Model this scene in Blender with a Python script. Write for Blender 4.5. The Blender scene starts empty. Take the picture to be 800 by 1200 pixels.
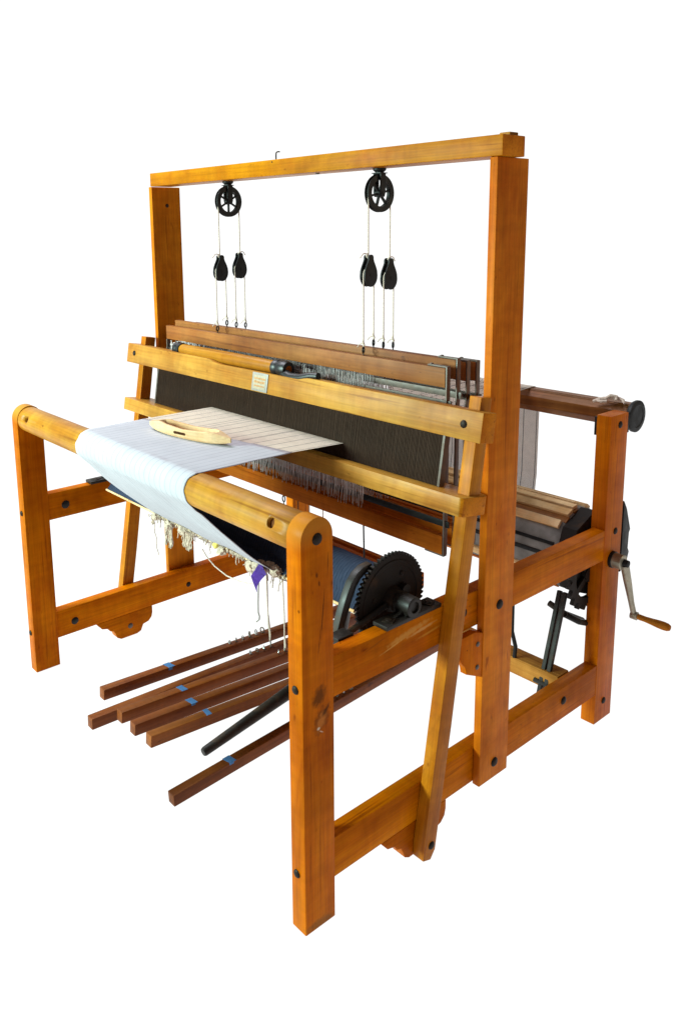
import bpy, bmesh, math, random
from mathutils import Vector, Matrix, noise
R = math.radians
random.seed(7)
S = bpy.context.scene
COL = S.collection

# ------------------------------------------------------------------ camera, world, lamps, exposure
cam_d = bpy.data.cameras.new('camera')
cam = bpy.data.objects.new('camera', cam_d); COL.objects.link(cam)
cr = Vector((0.65139616, 0.75865103, -0.01147424))
cu = Vector((-0.1328122, 0.12889901, 0.98272375))
cf = Vector((-0.7470234, 0.63861856, -0.18472243))
m = Matrix((cr, cu, -cf)).transposed().to_4x4()
m.translation = Vector((2.50374666, -0.92048737, 1.42412391))
cam.matrix_world = m
cam_d.sensor_fit = 'VERTICAL'; cam_d.sensor_height = 36.0
cam_d.lens = 960.6045 / 1200 * 36
cam_d.shift_x = (400 - 360.98) / 1200
cam_d.shift_y = (447.79 - 600) / 1200
cam_d.clip_start = 0.05; cam_d.clip_end = 200
S.camera = cam

W_ = bpy.data.worlds.new('World'); S.world = W_; W_.use_nodes = True
bg = W_.node_tree.nodes['Background']
bg.inputs[0].default_value = (0.90, 0.93, 1.0, 1); bg.inputs[1].default_value = 0.16


def area(name, loc, target, size, sizey, power, color):
    d = bpy.data.lights.new(name, 'AREA'); d.shape = 'RECTANGLE'; d.size = size; d.size_y = sizey
    d.energy = power; d.color = color
    o = bpy.data.objects.new(name, d); COL.objects.link(o); o.location = loc
    o.rotation_euler = (Vector(target) - Vector(loc)).to_track_quat('-Z', 'Y').to_euler()
    return o


area('key_softbox', (-1.05, -3.4, 1.85), (0.6, 0.3, 0.75), 1.3, 1.3, 400, (0.72, 1.0, 0.90))
area('overhead_fill', (-0.75, 0.1, 3.4), (0.35, 0.35, 0.6), 1.5, 1.5, 104, (0.92, 0.93, 1.0))  # unseen fill lamp, added to brighten upward faces but not right-facing ones
area('warm_softbox', (3.1, 2.3, 1.75), (1.42, 0.65, 1.0), 0.9, 0.9, 9, (1.0, 0.80, 0.52))
S.view_settings.view_transform = 'Standard'; S.view_settings.look = 'None'
S.view_settings.exposure = 0.0; S.view_settings.gamma = 1.0
S.render.engine = 'CYCLES'


# ------------------------------------------------------------------ materials
def new_mat(name):
    mt = bpy.data.materials.new(name); mt.use_nodes = True
    nt = mt.node_tree
    return mt, nt, nt.nodes['Principled BSDF'], nt.nodes, nt.links


def ramp(ns, stops):
    r = ns.new('ShaderNodeValToRGB')
    while len(r.color_ramp.elements) < len(stops): r.color_ramp.elements.new(0.5)
    for e, (p, c) in zip(r.color_ramp.elements, stops):
        e.position = p; e.color = (*c, 1) if len(c) == 3 else c
    return r


def wood(name, light, dark, axis, rough=0.36, spec=0.02, stain=0.5, marks=(), dents=0.0, pale_top=None):
    mt, nt, P, N, L = new_mat(name)
    tc = N.new('ShaderNodeTexCoord'); oi = N.new('ShaderNodeObjectInfo')
    off = N.new('ShaderNodeVectorMath'); off.operation = 'MULTIPLY_ADD'
    cmb = N.new('ShaderNodeCombineXYZ')
    for k in range(3): L.new(oi.outputs['Random'], cmb.inputs[k])
    L.new(cmb.outputs[0], off.inputs[0]); off.inputs[1].default_value = (7.1, 5.3, 9.7)
    L.new(tc.outputs['Object'], off.inputs[2])

    def noi(along, across, detail, dist=0.0, rough_=0.55):
        mp = N.new('ShaderNodeMapping')
        sc = [across] * 3; sc['XYZ'.index(axis)] = along
        mp.inputs['Scale'].default_value = sc
        L.new(off.outputs[0], mp.inputs['Vector'])
        n = N.new('ShaderNodeTexNoise'); n.inputs['Scale'].default_value = 1.0
        n.inputs['Detail'].default_value = detail; n.inputs['Distortion'].default_value = dist
        n.inputs['Roughness'].default_value = rough_
        L.new(mp.outputs[0], n.inputs['Vector']); return n
    g5 = noi(42, 9, 2, 0.2); g1 = noi(1.6, 30, 6, 0.7); g2 = noi(5, 230, 3, 0.0); g3 = noi(3.0, 7.0, 4, 0.6); g4 = noi(24, 60, 2, 0.3)
    mid = tuple(0.5 * (a + b) for a, b in zip(light, dark))
    r1 = ramp(N, [(0.28, dark), (0.48, mid), (0.66, light)]); L.new(g1.outputs['Fac'], r1.inputs[0])

    def mul(src, fac_node, lo, hi, p0, p1, col=(1, 1, 1)):
        rr = ramp(N, [(p0, tuple(lo * c for c in col)), (p1, (hi, hi, hi))]); L.new(fac_node.outputs['Fac'], rr.inputs[0])
        mx = N.new('ShaderNodeMix'); mx.data_type = 'RGBA'; mx.blend_type = 'MULTIPLY'; mx.inputs[0].default_value = 1
        L.new(src, mx.inputs[6]); L.new(rr.outputs[0], mx.inputs[7]); return mx.outputs[2]
    c = mul(r1.outputs[0], g2, 0.87, 1.05, 0.35, 0.62)
    c = mul(c, g3, 1 - 0.45 * stain, 1.06, 0.32, 0.60, (1.0, 0.93, 0.85))
    c = mul(c, g5, 0.93, 1.04, 0.38, 0.62)
    c = mul(c, g4, 0.55, 1.0, 0.22, 0.31, (1.0, 0.85, 0.7))
    g7 = noi(2.2, 75, 3, 0.4, 0.5); c = mul(c, g7, 0.62, 1.0, 0.27, 0.36, (1.0, 0.85, 0.7))
    g8 = noi(1.2, 3.2, 5, 1.2, 0.65); c = mul(c, g8, 0.74, 1.03, 0.34, 0.50, (1.0, 0.90, 0.8))
    n6 = N.new('ShaderNodeTexNoise'); n6.inputs['Scale'].default_value = 5.0; n6.inputs['Detail'].default_value = 6; n6.inputs['Roughness'].default_value = 0.62; L.new(off.outputs[0], n6.inputs['Vector'])
    r6 = ramp(N, [(0.36, (0.84, 0.66, 0.5)), (0.50, (0.97, 0.93, 0.9)), (0.66, (1.07, 1.13, 1.15))]); L.new(n6.outputs['Fac'], r6.inputs[0])
    m6 = N.new('ShaderNodeMix'); m6.data_type = 'RGBA'; m6.blend_type = 'MULTIPLY'; m6.inputs[0].default_value = 0.85; L.new(c, m6.inputs[6]); L.new(r6.outputs[0], m6.inputs[7]); c = m6.outputs[2]
    if dents:
        vo = N.new('ShaderNodeTexVoronoi'); vo.inputs['Scale'].default_value = 26; L.new(off.outputs[0], vo.inputs['Vector'])
        lt = N.new('ShaderNodeMath'); lt.operation = 'LESS_THAN'; L.new(vo.outputs['Distance'], lt.inputs[0]); lt.inputs[1].default_value = 0.085
        sx = N.new('ShaderNodeSeparateColor'); L.new(vo.outputs['Color'], sx.inputs[0])
        gt = N.new('ShaderNodeMath'); gt.operation = 'LESS_THAN'; L.new(sx.outputs[0], gt.inputs[0]); gt.inputs[1].default_value = dents
        ml = N.new('ShaderNodeMath'); ml.operation = 'MULTIPLY'; L.new(lt.outputs[0], ml.inputs[0]); L.new(gt.outputs[0], ml.inputs[1])
        ml2 = N.new('ShaderNodeMath'); ml2.operation = 'MULTIPLY'; L.new(ml.outputs[0], ml2.inputs[0]); ml2.inputs[1].default_value = 0.8
        mx = N.new('ShaderNodeMix'); mx.data_type = 'RGBA'; L.new(ml2.outputs[0], mx.inputs[0]); L.new(c, mx.inputs[6]); mx.inputs[7].default_value = (*[q * 0.3 for q in dark], 1); c = mx.outputs[2]
    if pale_top:                                            # paler tone towards the rounded post top
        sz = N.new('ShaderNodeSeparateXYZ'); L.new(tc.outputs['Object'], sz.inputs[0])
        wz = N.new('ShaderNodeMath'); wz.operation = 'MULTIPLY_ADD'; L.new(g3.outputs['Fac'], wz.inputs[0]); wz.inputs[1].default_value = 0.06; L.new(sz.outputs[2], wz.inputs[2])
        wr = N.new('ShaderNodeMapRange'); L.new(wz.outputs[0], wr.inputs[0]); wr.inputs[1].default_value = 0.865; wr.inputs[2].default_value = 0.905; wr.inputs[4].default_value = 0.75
        mx = N.new('ShaderNodeMix'); mx.data_type = 'RGBA'; L.new(wr.outputs[0], mx.inputs[0]); L.new(c, mx.inputs[6]); mx.inputs[7].default_value = (*pale_top, 1); c = mx.outputs[2]
    for (my, mz, ry, rz, tilt, mcol, mfac) in marks:       # knots, checks and worn patches on the outer face, in the YZ plane
        mp = N.new('ShaderNodeMapping'); mp.vector_type = 'TEXTURE'
        mp.inputs['Location'].default_value = (1.4, my, mz); mp.inputs['Rotation'].default_value = (R(tilt), 0, 0); mp.inputs['Scale'].default_value = (0.02, ry, rz)
        L.new(tc.outputs['Object'], mp.inputs['Vector'])
        nn = N.new('ShaderNodeTexNoise'); nn.inputs['Scale'].default_value = 90; nn.inputs['Detail'].default_value = 3; L.new(tc.outputs['Object'], nn.inputs['Vector'])
        ln = N.new('ShaderNodeVectorMath'); ln.operation = 'LENGTH'; L.new(mp.outputs[0], ln.inputs[0])
        ad = N.new('ShaderNodeMath'); ad.operation = 'MULTIPLY_ADD'; L.new(nn.outputs['Fac'], ad.inputs[0]); ad.inputs[1].default_value = 1.1; L.new(ln.outputs['Value'], ad.inputs[2])
        rm = ramp(N, [(0.0, (mfac,) * 3), (0.62, (mfac,) * 3), (0.98, (0, 0, 0))])
        dv = N.new('ShaderNodeMath'); dv.operation = 'MULTIPLY'; L.new(ad.outputs[0], dv.inputs[0]); dv.inputs[1].default_value = 0.66
        L.new(dv.outputs[0], rm.inputs[0])
        mx = N.new('ShaderNodeMix'); mx.data_type = 'RGBA'; L.new(rm.outputs[0], mx.inputs[0]); L.new(c, mx.inputs[6]); mx.inputs[7].default_value = (*mcol, 1); c = mx.outputs[2]
    # per-object tint
    hs = N.new('ShaderNodeHueSaturation')
    mr = N.new('ShaderNodeMapRange'); L.new(oi.outputs['Random'], mr.inputs[0])
    mr.inputs[3].default_value = 0.88; mr.inputs[4].default_value = 1.08
    mh = N.new('ShaderNodeMapRange'); ms = N.new('ShaderNodeMath'); ms.operation = 'FRACT'; mk = N.new('ShaderNodeMath'); mk.operation = 'MULTIPLY'; mk.inputs[1].default_value = 7.31
    L.new(oi.outputs['Random'], mk.inputs[0]); L.new(mk.outputs[0], ms.inputs[0]); L.new(ms.outputs[0], mh.inputs[0]); mh.inputs[3].default_value = 0.499; mh.inputs[4].default_value = 0.506; L.new(mh.outputs[0], hs.inputs['Hue'])
    L.new(mr.outputs[0], hs.inputs['Value']); L.new(c, hs.inputs['Color'])
    L.new(hs.outputs[0], P.inputs['Base Color'])
    rr = ramp(N, [(0.3, (rough + .14,) * 3), (0.7, (rough - .06,) * 3)]); L.new(g3.outputs['Fac'], rr.inputs[0])
    L.new(rr.outputs[0], P.inputs['Roughness'])
    P.inputs['Specular IOR Level'].default_value = spec
    bp = N.new('ShaderNodeBump'); bp.inputs['Strength'].default_value = 0.12; bp.inputs['Distance'].default_value = 0.002
    L.new(g2.outputs['Fac'], bp.inputs['Height']); L.new(bp.outputs[0], P.inputs['Normal'])
    return mt


# (y, z, half width, half height, tilt, colour, strength) of knots, checks and worn patches
DK = (0.045, 0.012, 0.002)
MARKS_POST = [(0.053, 0.690, 0.0016, 0.070, -6, DK, 0.85), (0.043, 0.630, 0.0014, 0.045, -7, DK, 0.7), (0.068, 0.795, 0.0016, 0.030, -3, DK, 0.7),
              (0.039, 0.775, 0.0035, 0.007, 10, DK, 0.7), (0.045, 0.757, 0.0035, 0.007, 10, DK, 0.7),
              (0.042, 0.522, 0.030, 0.022, 70, (0.12, 0.030, 0.003), 0.9), (0.047, 0.468, 0.024, 0.037, -25, (0.10, 0.022, 0.002), 0.9), (0.047, 0.466, 0.015, 0.027, -25, (0.42, 0.12, 0.02), 0.95),
              (0.060, 0.487, 0.006, 0.022, -40, DK, 0.75), (0.040, 0.453, 0.005, 0.004, 0, (0.62, 0.5, 0.38), 0.8), (0.047, 0.444, 0.0018, 0.008, 55, (0.62, 0.5, 0.38), 0.7),
              (0.018, 0.35, 0.003, 0.09, 1, (0.20, 0.04, 0.002), 0.6), (0.015, 0.16, 0.0022, 0.08, -1, (0.20, 0.04, 0.002), 0.55), (0.04, 0.010, 0.05, 0.016, 0, (0.15, 0.07, 0.02), 0.6)]
MARKS_RAIL = [(0.30, 0.566, 0.010, 0.085, -82, (0.60, 0.27, 0.06), 0.60), (0.345, 0.560, 0.005, 0.06, -84, (0.64, 0.32, 0.10), 0.6), (0.25, 0.552, 0.0025, 0.05, -80, (0.62, 0.29, 0.07), 0.6),
              (0.20, 0.575, 0.0022, 0.05, -78, (0.22, 0.05, 0.004), 0.6), (0.37, 0.545, 0.004, 0.06, -85, (0.56, 0.23, 0.03), 0.5)]
ORL, ORD = (0.54, 0.138, 0.0010), (0.45, 0.092, 0.0005)     # orange varnished maple of the frame
YEL, YED = (0.50, 0.245, 0.044), (0.45, 0.200, 0.030)      # paler honey maple of beams and beater
PAL, PAD = (0.58, 0.172, 0.008), (0.50, 0.125, 0.004)      # castle posts
BRL, BRD = (0.25, 0.066, 0.010), (0.120, 0.028, 0.004)     # treadles
HRL, HRD = (0.31, 0.112, 0.026), (0.23, 0.075, 0.014)     # harness bars
DKL, DKD = (0.27, 0.110, 0.028), (0.13, 0.046, 0.010)      # back beam
FRAME = {a: wood('frame_wood_' + a.lower(), ORL, ORD, a, dents=0.10) for a in 'YZ'}
DKM = (0.05, 0.012, 0.002)
FRONTP = wood('front_post_wood', ORL, ORD, 'Z', dents=0.06, marks=MARKS_POST, pale_top=(0.46, 0.165, 0.020))
FRONTL = wood('left_post_wood', ORL, ORD, 'Z', dents=0.10, pale_top=(0.52, 0.26, 0.045))
RAILW = wood('worn_rail_wood', ORL, ORD, 'Y', dents=0.10, marks=MARKS_RAIL)
REARW = wood('rear_post_wood', ORL, ORD, 'Z', spec=0.06, dents=0.16)
HONEY = {'X': wood('honey_wood', YEL, YED, 'X', rough=0.34, spec=0.10)}
BREAST = wood('breast_beam_wood', (0.50, 0.250, 0.026), (0.43, 0.190, 0.014), 'X', rough=0.34, spec=0.12)
GRIPW = wood('grip_wood', (0.48, 0.21, 0.022), (0.36, 0.13, 0.008), 'X', rough=0.34, spec=0.15)
CROWN = wood('crown_wood', (0.42, 0.160, 0.003), (0.35, 0.115, 0.0015), 'X', rough=0.34, spec=0.05)
SWORD = wood('sword_wood', (0.50, 0.180, 0.008), (0.42, 0.125, 0.004), 'Z', rough=0.36, spec=0.08, dents=0.15)
CASTLE = wood('castle_wood', PAL, PAD, 'Z', rough=0.42, spec=0.04, stain=0.35, dents=0.36)
TREAD = wood('treadle_wood', BRL, BRD, 'Y', rough=0.40, spec=0.16)
HARN = wood('harness_wood', HRL, HRD, 'X', rough=0.5, spec=0.2)
BACK = wood('back_beam_wood', DKL, DKD, 'X', rough=0.34, spec=0.10)
BROWN = wood('lamm_wood', (0.54, 0.140, 0.013), (0.38, 0.090, 0.007), 'X', rough=0.5)
CROSS = wood('cross_beam_wood', (0.46, 0.20, 0.045), (0.30, 0.105, 0.02), 'X', rough=0.5, stain=1.0)
SLATW = wood('pale_slat_wood', (0.88, 0.66, 0.38), (0.80, 0.57, 0.30), 'X', rough=0.6, spec=0.2, stain=0.2)
SHUTW = wood('shuttle_wood', (0.72, 0.52, 0.33), (0.64, 0.43, 0.25), 'X', rough=0.35, stain=0.15)
CRANKW = wood('crank_handle_wood', (0.58, 0.21, 0.03), (0.40, 0.12, 0.012), 'X', rough=0.4)


def metal(name, col, rough, metallic, rust=None, nscale=40):
    mt, nt, P, N, L = new_mat(name)
    tc = N.new('ShaderNodeTexCoord'); n = N.new('ShaderNodeTexNoise')
    n.inputs['Scale'].default_value = nscale; n.inputs['Detail'].default_value = 5
    L.new(tc.outputs['Object'], n.inputs['Vector'])
    r = ramp(N, [(0.35, tuple(c * 0.65 for c in col)), (0.58, col), (0.75, rust or tuple(c * 1.3 for c in col))])
    L.new(n.outputs['Fac'], r.inputs[0]); L.new(r.outputs[0], P.inputs['Base Color'])
    r2 = ramp(N, [(0.3, (rough - .1,) * 3), (0.7, (rough + .12,) * 3)]); L.new(n.outputs['Fac'], r2.inputs[0])
    L.new(r2.outputs[0], P.inputs['Roughness']); P.inputs['Metallic'].default_value = metallic
    bp = N.new('ShaderNodeBump'); bp.inputs['Strength'].default_value = 0.25; bp.inputs['Distance'].default_value = 0.001
    L.new(n.outputs['Fac'], bp.inputs['Height']); L.new(bp.outputs[0], P.inputs['Normal'])
    return mt


IRON = metal('black_iron', (0.006, 0.006, 0.006), 0.5, 0.0, (0.016, 0.015, 0.013))
IRON.node_tree.nodes['Principled BSDF'].inputs['Specular IOR Level'].default_value = 0.25
CAST = metal('grey_cast_iron', (0.016, 0.011, 0.008), 0.5, 0.0, (0.070, 0.034, 0.015), 25)
CAST.node_tree.nodes['Principled BSDF'].inputs['Specular IOR Level'].default_value = 0.3
GEARM = metal('dark_gear_iron', (0.013, 0.0085, 0.006), 0.6, 0.0, (0.045, 0.022, 0.010), 22)
GEARM.node_tree.nodes['Principled BSDF'].inputs['Specular IOR Level'].default_value = 0.2
STEEL = metal('dull_steel', (0.120, 0.086, 0.068), 0.5, 0.2, (0.12, 0.078, 0.055), 60)
CRANKM = metal('worn_crank_steel', (0.36, 0.32, 0.24), 0.40, 0.6, (0.24, 0.17, 0.09), 30)
WIRE = metal('bright_wire', (0.55, 0.55, 0.55), 0.28, 0.9, (0.5, 0.48, 0.44), 60)
BOLT = metal('bolt_iron', (0.022, 0.014, 0.010), 0.5, 0.1, (0.07, 0.034, 0.016), 120)
BOLT.node_tree.nodes['Principled BSDF'].inputs['Specular IOR Level'].default_value = 0.12


def plain(name, col, rough=0.8, spec=0.2, var=0.25, scale=60):
    mt, nt, P, N, L = new_mat(name)
    tc = N.new('ShaderNodeTexCoord'); n = N.new('ShaderNodeTexNoise')
    n.inputs['Scale'].default_value = scale; n.inputs['Detail'].default_value = 4
    L.new(tc.outputs['Object'], n.inputs['Vector'])
    r = ramp(N, [(0.3, tuple(c * (1 - var) for c in col)), (0.65, col)])
    L.new(n.outputs['Fac'], r.inputs[0]); L.new(r.outputs[0], P.inputs['Base Color'])
    P.inputs['Roughness'].default_value = rough; P.inputs['Specular IOR Level'].default_value = spec
    return mt


CORD = plain('white_cord', (0.74, 0.60, 0.50), 0.9, 0.05, 0.3, 300)
GCORD = plain('grey_cord', (0.30, 0.285, 0.25), 0.9, 0.05, 0.3, 300)
YARN = plain('cream_yarn', (0.62, 0.49, 0.38), 0.95, 0.05, 0.45, 120)
YARNY = plain('yellow_yarn', (0.72, 0.56, 0.14), 0.95, 0.1, 0.35, 120)
HEDDLE = plain('heddle_wire', (0.84, 0.76, 0.77), 0.6, 0.3, 0.35, 90)
TAPE = plain('blue_masking_tape', (0.070, 0.19, 0.42), 0.75, 0.2, 0.2, 80)
PURPLE = plain('purple_ribbon', (0.10, 0.030, 0.34), 0.6, 0.3, 0.3, 60)
WARPL = plain('warp_thread_pale', (0.62, 0.52, 0.43), 0.9, 0.1, 0.12, 50)
WARPD = plain('warp_thread_dark', (0.055, 0.055, 0.07), 0.9, 0.1, 0.2, 50)
BEAMY = plain('wound_grey_yarn', (0.27, 0.265, 0.25), 0.9, 0.1, 0.4, 25)
RUBBER = plain('black_rubber', (0.010, 0.010, 0.011), 0.4, 0.4, 0.3, 40)
HOLE = plain('hole_dark', (0.06, 0.022, 0.008), 0.9, 0.05, 0.3, 50)
BADGE = plain('badge_metal', (0.33, 0.29, 0.26), 0.45, 0.4, 0.25, 90)
BADGEP = plain('badge_panel', (0.42, 0.34, 0.24), 0.5, 0.3, 0.2, 120)
BADGEO = plain('badge_orange', (0.52, 0.25, 0.09), 0.5, 0.3, 0.3, 120)


def striped(name, base, alt, axis, period, duty, fine=None, rough=0.9, finescale=900, wob=0.0, bump=0.15, blotch=0.85, along=60.0):
    """cloth with stripes across one object axis"""
    mt, nt, P, N, L = new_mat(name)
    tc = N.new('ShaderNodeTexCoord'); sp = N.new('ShaderNodeSeparateXYZ'); L.new(tc.outputs['Object'], sp.inputs[0])
    n = N.new('ShaderNodeTexNoise'); n.inputs['Scale'].default_value = 14; n.inputs['Detail'].default_value = 4
    L.new(tc.outputs['Object'], n.inputs['Vector'])
    mm = N.new('ShaderNodeMath'); mm.operation = 'MULTIPLY_ADD'; L.new(n.outputs['Fac'], mm.inputs[0]); mm.inputs[1].default_value = wob
    L.new(sp.outputs['XYZ'.index(axis)], mm.inputs[2])
    md = N.new('ShaderNodeMath'); md.operation = 'MODULO'; L.new(mm.outputs[0], md.inputs[0]); md.inputs[1].default_value = period
    lt = N.new('ShaderNodeMath'); lt.operation = 'LESS_THAN'; L.new(md.outputs[0], lt.inputs[0]); lt.inputs[1].default_value = period * duty
    mx = N.new('ShaderNodeMix'); mx.data_type = 'RGBA'; L.new(lt.outputs[0], mx.inputs[0])
    mx.inputs[6].default_value = (*base, 1); mx.inputs[7].default_value = (*alt, 1)
    rr = ramp(N, [(0.35, (blotch,) * 3), (0.62, (1, 1, 1))]); L.new(n.outputs['Fac'], rr.inputs[0])
    m2 = N.new('ShaderNodeMix'); m2.data_type = 'RGBA'; m2.blend_type = 'MULTIPLY'; m2.inputs[0].default_value = 1
    L.new(mx.outputs[2], m2.inputs[6]); L.new(rr.outputs[0], m2.inputs[7])
    mp = N.new('ShaderNodeMapping'); sc = [along] * 3; sc['XYZ'.index(axis)] = finescale
    mp.inputs['Scale'].default_value = sc; L.new(tc.outputs['Object'], mp.inputs['Vector'])
    n2 = N.new('ShaderNodeTexNoise'); n2.inputs['Scale'].default_value = 1; n2.inputs['Detail'].default_value = 2
    L.new(mp.outputs[0], n2.inputs['Vector'])
    r3 = ramp(N, [(0.3, (fine or 0.9,) * 3), (0.65, (1, 1, 1))]); L.new(n2.outputs['Fac'], r3.inputs[0])
    m3 = N.new('ShaderNodeMix'); m3.data_type = 'RGBA'; m3.blend_type = 'MULTIPLY'; m3.inputs[0].default_value = 1
    L.new(m2.outputs[2], m3.inputs[6]); L.new(r3.outputs[0], m3.inputs[7])
    L.new(m3.outputs[2], P.inputs['Base Color'])
    P.inputs['Roughness'].default_value = rough; P.inputs['Specular IOR Level'].default_value = 0.05
    bp = N.new('ShaderNodeBump'); bp.inputs['Strength'].default_value = bump; bp.inputs['Distance'].default_value = 0.001
    L.new(n2.outputs['Fac'], bp.inputs['Height']); L.new(bp.outputs[0], P.inputs['Normal'])
    return mt


CLOTH = striped('white_cloth', (0.475, 0.462, 0.50), (0.30, 0.29, 0.33), 'X', 0.0235, 0.07, fine=0.93, blotch=0.94)
DENIM = striped('denim_cloth', (0.032, 0.043, 0.075), (0.047, 0.060, 0.095), 'X', 0.009, 0.3, fine=0.55, wob=0.01, bump=0.5)
REEDM = striped('reed_wires', (0.048, 0.025, 0.015), (0.041, 0.021, 0.0125), 'X', 0.0042, 0.45, fine=0.75, rough=0.6, blotch=0.85, along=1.2, finescale=150)


ENDLIT = wood('warm_lit_end_grain', (0.60, 0.205, 0.010), (0.48, 0.140, 0.006), 'X', rough=0.5, spec=0.04)  # end grain, with warm side light put into its orange colour
PEGW = plain('peg_hole_wood', (0.17, 0.060, 0.018), 0.8, 0.05, 0.3, 60)
REEDW = metal('reed_wire_steel', (0.041, 0.021, 0.013), 0.55, 0.0, (0.048, 0.025, 0.016), 30)
REEDW.node_tree.nodes['Principled BSDF'].inputs['Specular IOR Level'].default_value = 0.15


# ------------------------------------------------------------------ mesh helpers
class MB:
    def __init__(s): s.bm = bmesh.new()

    def add(s, bm, M=None):
        if M is not None: bmesh.ops.transform(bm, matrix=M, verts=bm.verts)
        me = bpy.data.meshes.new('t'); bm.to_mesh(me); bm.free()
        s.bm.from_mesh(me); bpy.data.meshes.remove(me); return s

    def box(s, x0, x1, y0, y1, z0, z1, bev=0.002, M=None, seg=2):
        bm = bmesh.new(); bmesh.ops.create_cube(bm, size=1)
        for v in bm.verts:
            v.co = Vector(((x0 + x1) / 2 + v.co.x * (x1 - x0), (y0 + y1) / 2 + v.co.y * (y1 - y0), (z0 + z1) / 2 + v.co.z * (z1 - z0)))
        if bev > 0: bmesh.ops.bevel(bm, geom=list(bm.edges), offset=bev, segments=seg, profile=0.6, affect='EDGES')
        return s.add(bm, M)

    def prism(s, pts, axis, a0, a1, bev=0.0, M=None):
        """2D polygon extruded along axis; pts are the two other coordinates in xyz order"""
        bm = bmesh.new()

        def co(p, a):
            c = list(p); c.insert('XYZ'.index(axis), a); return Vector(c)
        v0 = [bm.verts.new(co(p, a0)) for p in pts]; v1 = [bm.verts.new(co(p, a1)) for p in pts]
        n = len(pts); bm.faces.new(v0); bm.faces.new(list(reversed(v1)))
        for i in range(n): bm.faces.new((v0[i], v1[i], v1[(i + 1) % n], v0[(i + 1) % n]))
        bmesh.ops.recalc_face_normals(bm, faces=bm.faces)
        if bev > 0:
            es = [e for e in bm.edges if len(e.link_faces) == 2 and e.calc_face_angle(0) > 0.5]
            bmesh.ops.bevel(bm, geom=es, offset=bev, segments=2, profile=0.6, affect='EDGES')
        return s.add(bm, M)

    def ring(s, rings, closed=False, caps=True, M=None):
        bm = bmesh.new(); vs = [[bm.verts.new(p) for p in r] for r in rings]
        k = len(rings[0]); n = len(rings)
        for i in range(n if closed else n - 1):
            a, b = vs[i], vs[(i + 1) % n]
            for j in range(k):
                try: bm.faces.new((a[j], a[(j + 1) % k], b[(j + 1) % k], b[j]))
                except ValueError: pass
        if caps and not closed:
            bm.faces.new(list(reversed(vs[0]))); bm.faces.new(vs[-1])
        bmesh.ops.recalc_face_normals(bm, faces=bm.faces)
        return s.add(bm, M)

    def tube(s, pts, r, n=8, closed=False, M=None):
        pts = [Vector(p) for p in pts]; rr = r if isinstance(r, (list, tuple)) else [r] * len(pts)
        rings = []; up = None
        for i, p in enumerate(pts):
            a = pts[i - 1] if (i > 0 or closed) else p; b = pts[(i + 1) % len(pts)] if (i < len(pts) - 1 or closed) else p
            t = (b - a).normalized()
            if up is None:
                up = t.orthogonal().normalized()
            else:
                up = (up - t * up.dot(t)); up = up.normalized() if up.length > 1e-6 else t.orthogonal().normalized()
            w = t.cross(up)
            rings.append([p + rr[i] * (math.cos(2 * math.pi * j / n) * up + math.sin(2 * math.pi * j / n) * w) for j in range(n)])
        return s.ring(rings, closed=closed, M=M)

    def lathe(s, prof, axis, c, n=32, M=None):
        """profile of (position along axis, radius); c the other two coordinates of the axis"""
        rings = []
        for a, r in prof:
            ring = []
            for j in range(n):
                q = [c[0] + r * math.cos(2 * math.pi * j / n), c[1] + r * math.sin(2 * math.pi * j / n)]
                q.insert('XYZ'.index(axis), a); ring.append(Vector(q))
            rings.append(ring)
        return s.ring(rings, M=M)

    def build(s, name, mat, parent=None, smooth=35):
        me = bpy.data.meshes.new(name); s.bm.to_mesh(me); s.bm.free()
        for mm in (mat if isinstance(mat, (list, tuple)) else [mat]): me.materials.append(mm)
        if smooth:
            me.polygons.foreach_set('use_smooth', [True] * len(me.polygons))
            me.set_sharp_from_angle(angle=R(smooth))
        o = bpy.data.objects.new(name, me); COL.objects.link(o)
        if parent: o.parent = parent
        return o


def warm_lit_end_grain(o, axis='X'):
    o.data.materials.append(ENDLIT); k = 'XYZ'.index(axis); n = len(o.data.materials) - 1
    lo = min(v.co[k] for v in o.data.vertices); hi = max(v.co[k] for v in o.data.vertices)
    for p in o.data.polygons:
        if abs(p.normal[k]) > 0.55 and (p.center[k] < lo + 0.03 or p.center[k] > hi - 0.03): p.material_index = n


def empty(name, parent=None):
    o = bpy.data.objects.new(name, None); COL.objects.link(o); o.empty_display_size = 0.05
    if parent: o.parent = parent
    return o


def tag(o, label, cat, group=None, kind=None):
    o['label'] = label
    if cat: o['category'] = cat
    if group: o['group'] = group
    if kind: o['kind'] = kind
    return o


def strips(name, paths, width, mats, parent=None, thick=0.0006):
    """many flat threads as one mesh: each path is (list of points, width, material index)"""
    vs, fs, mi = [], [], []
    for pts, w, m_, side in paths:
        b = len(vs); n = len(pts)
        for p in pts:
            p = Vector(p); sd = Vector(side) * (w / 2)
            vs += [p - sd, p + sd]
        for i in range(n - 1):
            fs.append((b + 2 * i, b + 2 * i + 1, b + 2 * i + 3, b + 2 * i + 2)); mi.append(m_)
    me = bpy.data.meshes.new(name); me.from_pydata(vs, [], fs)
    for mm in mats: me.materials.append(mm)
    me.polygons.foreach_set('material_index', mi)
    o = bpy.data.objects.new(name, me); COL.objects.link(o)
    if parent: o.parent = parent
    return o


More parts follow.
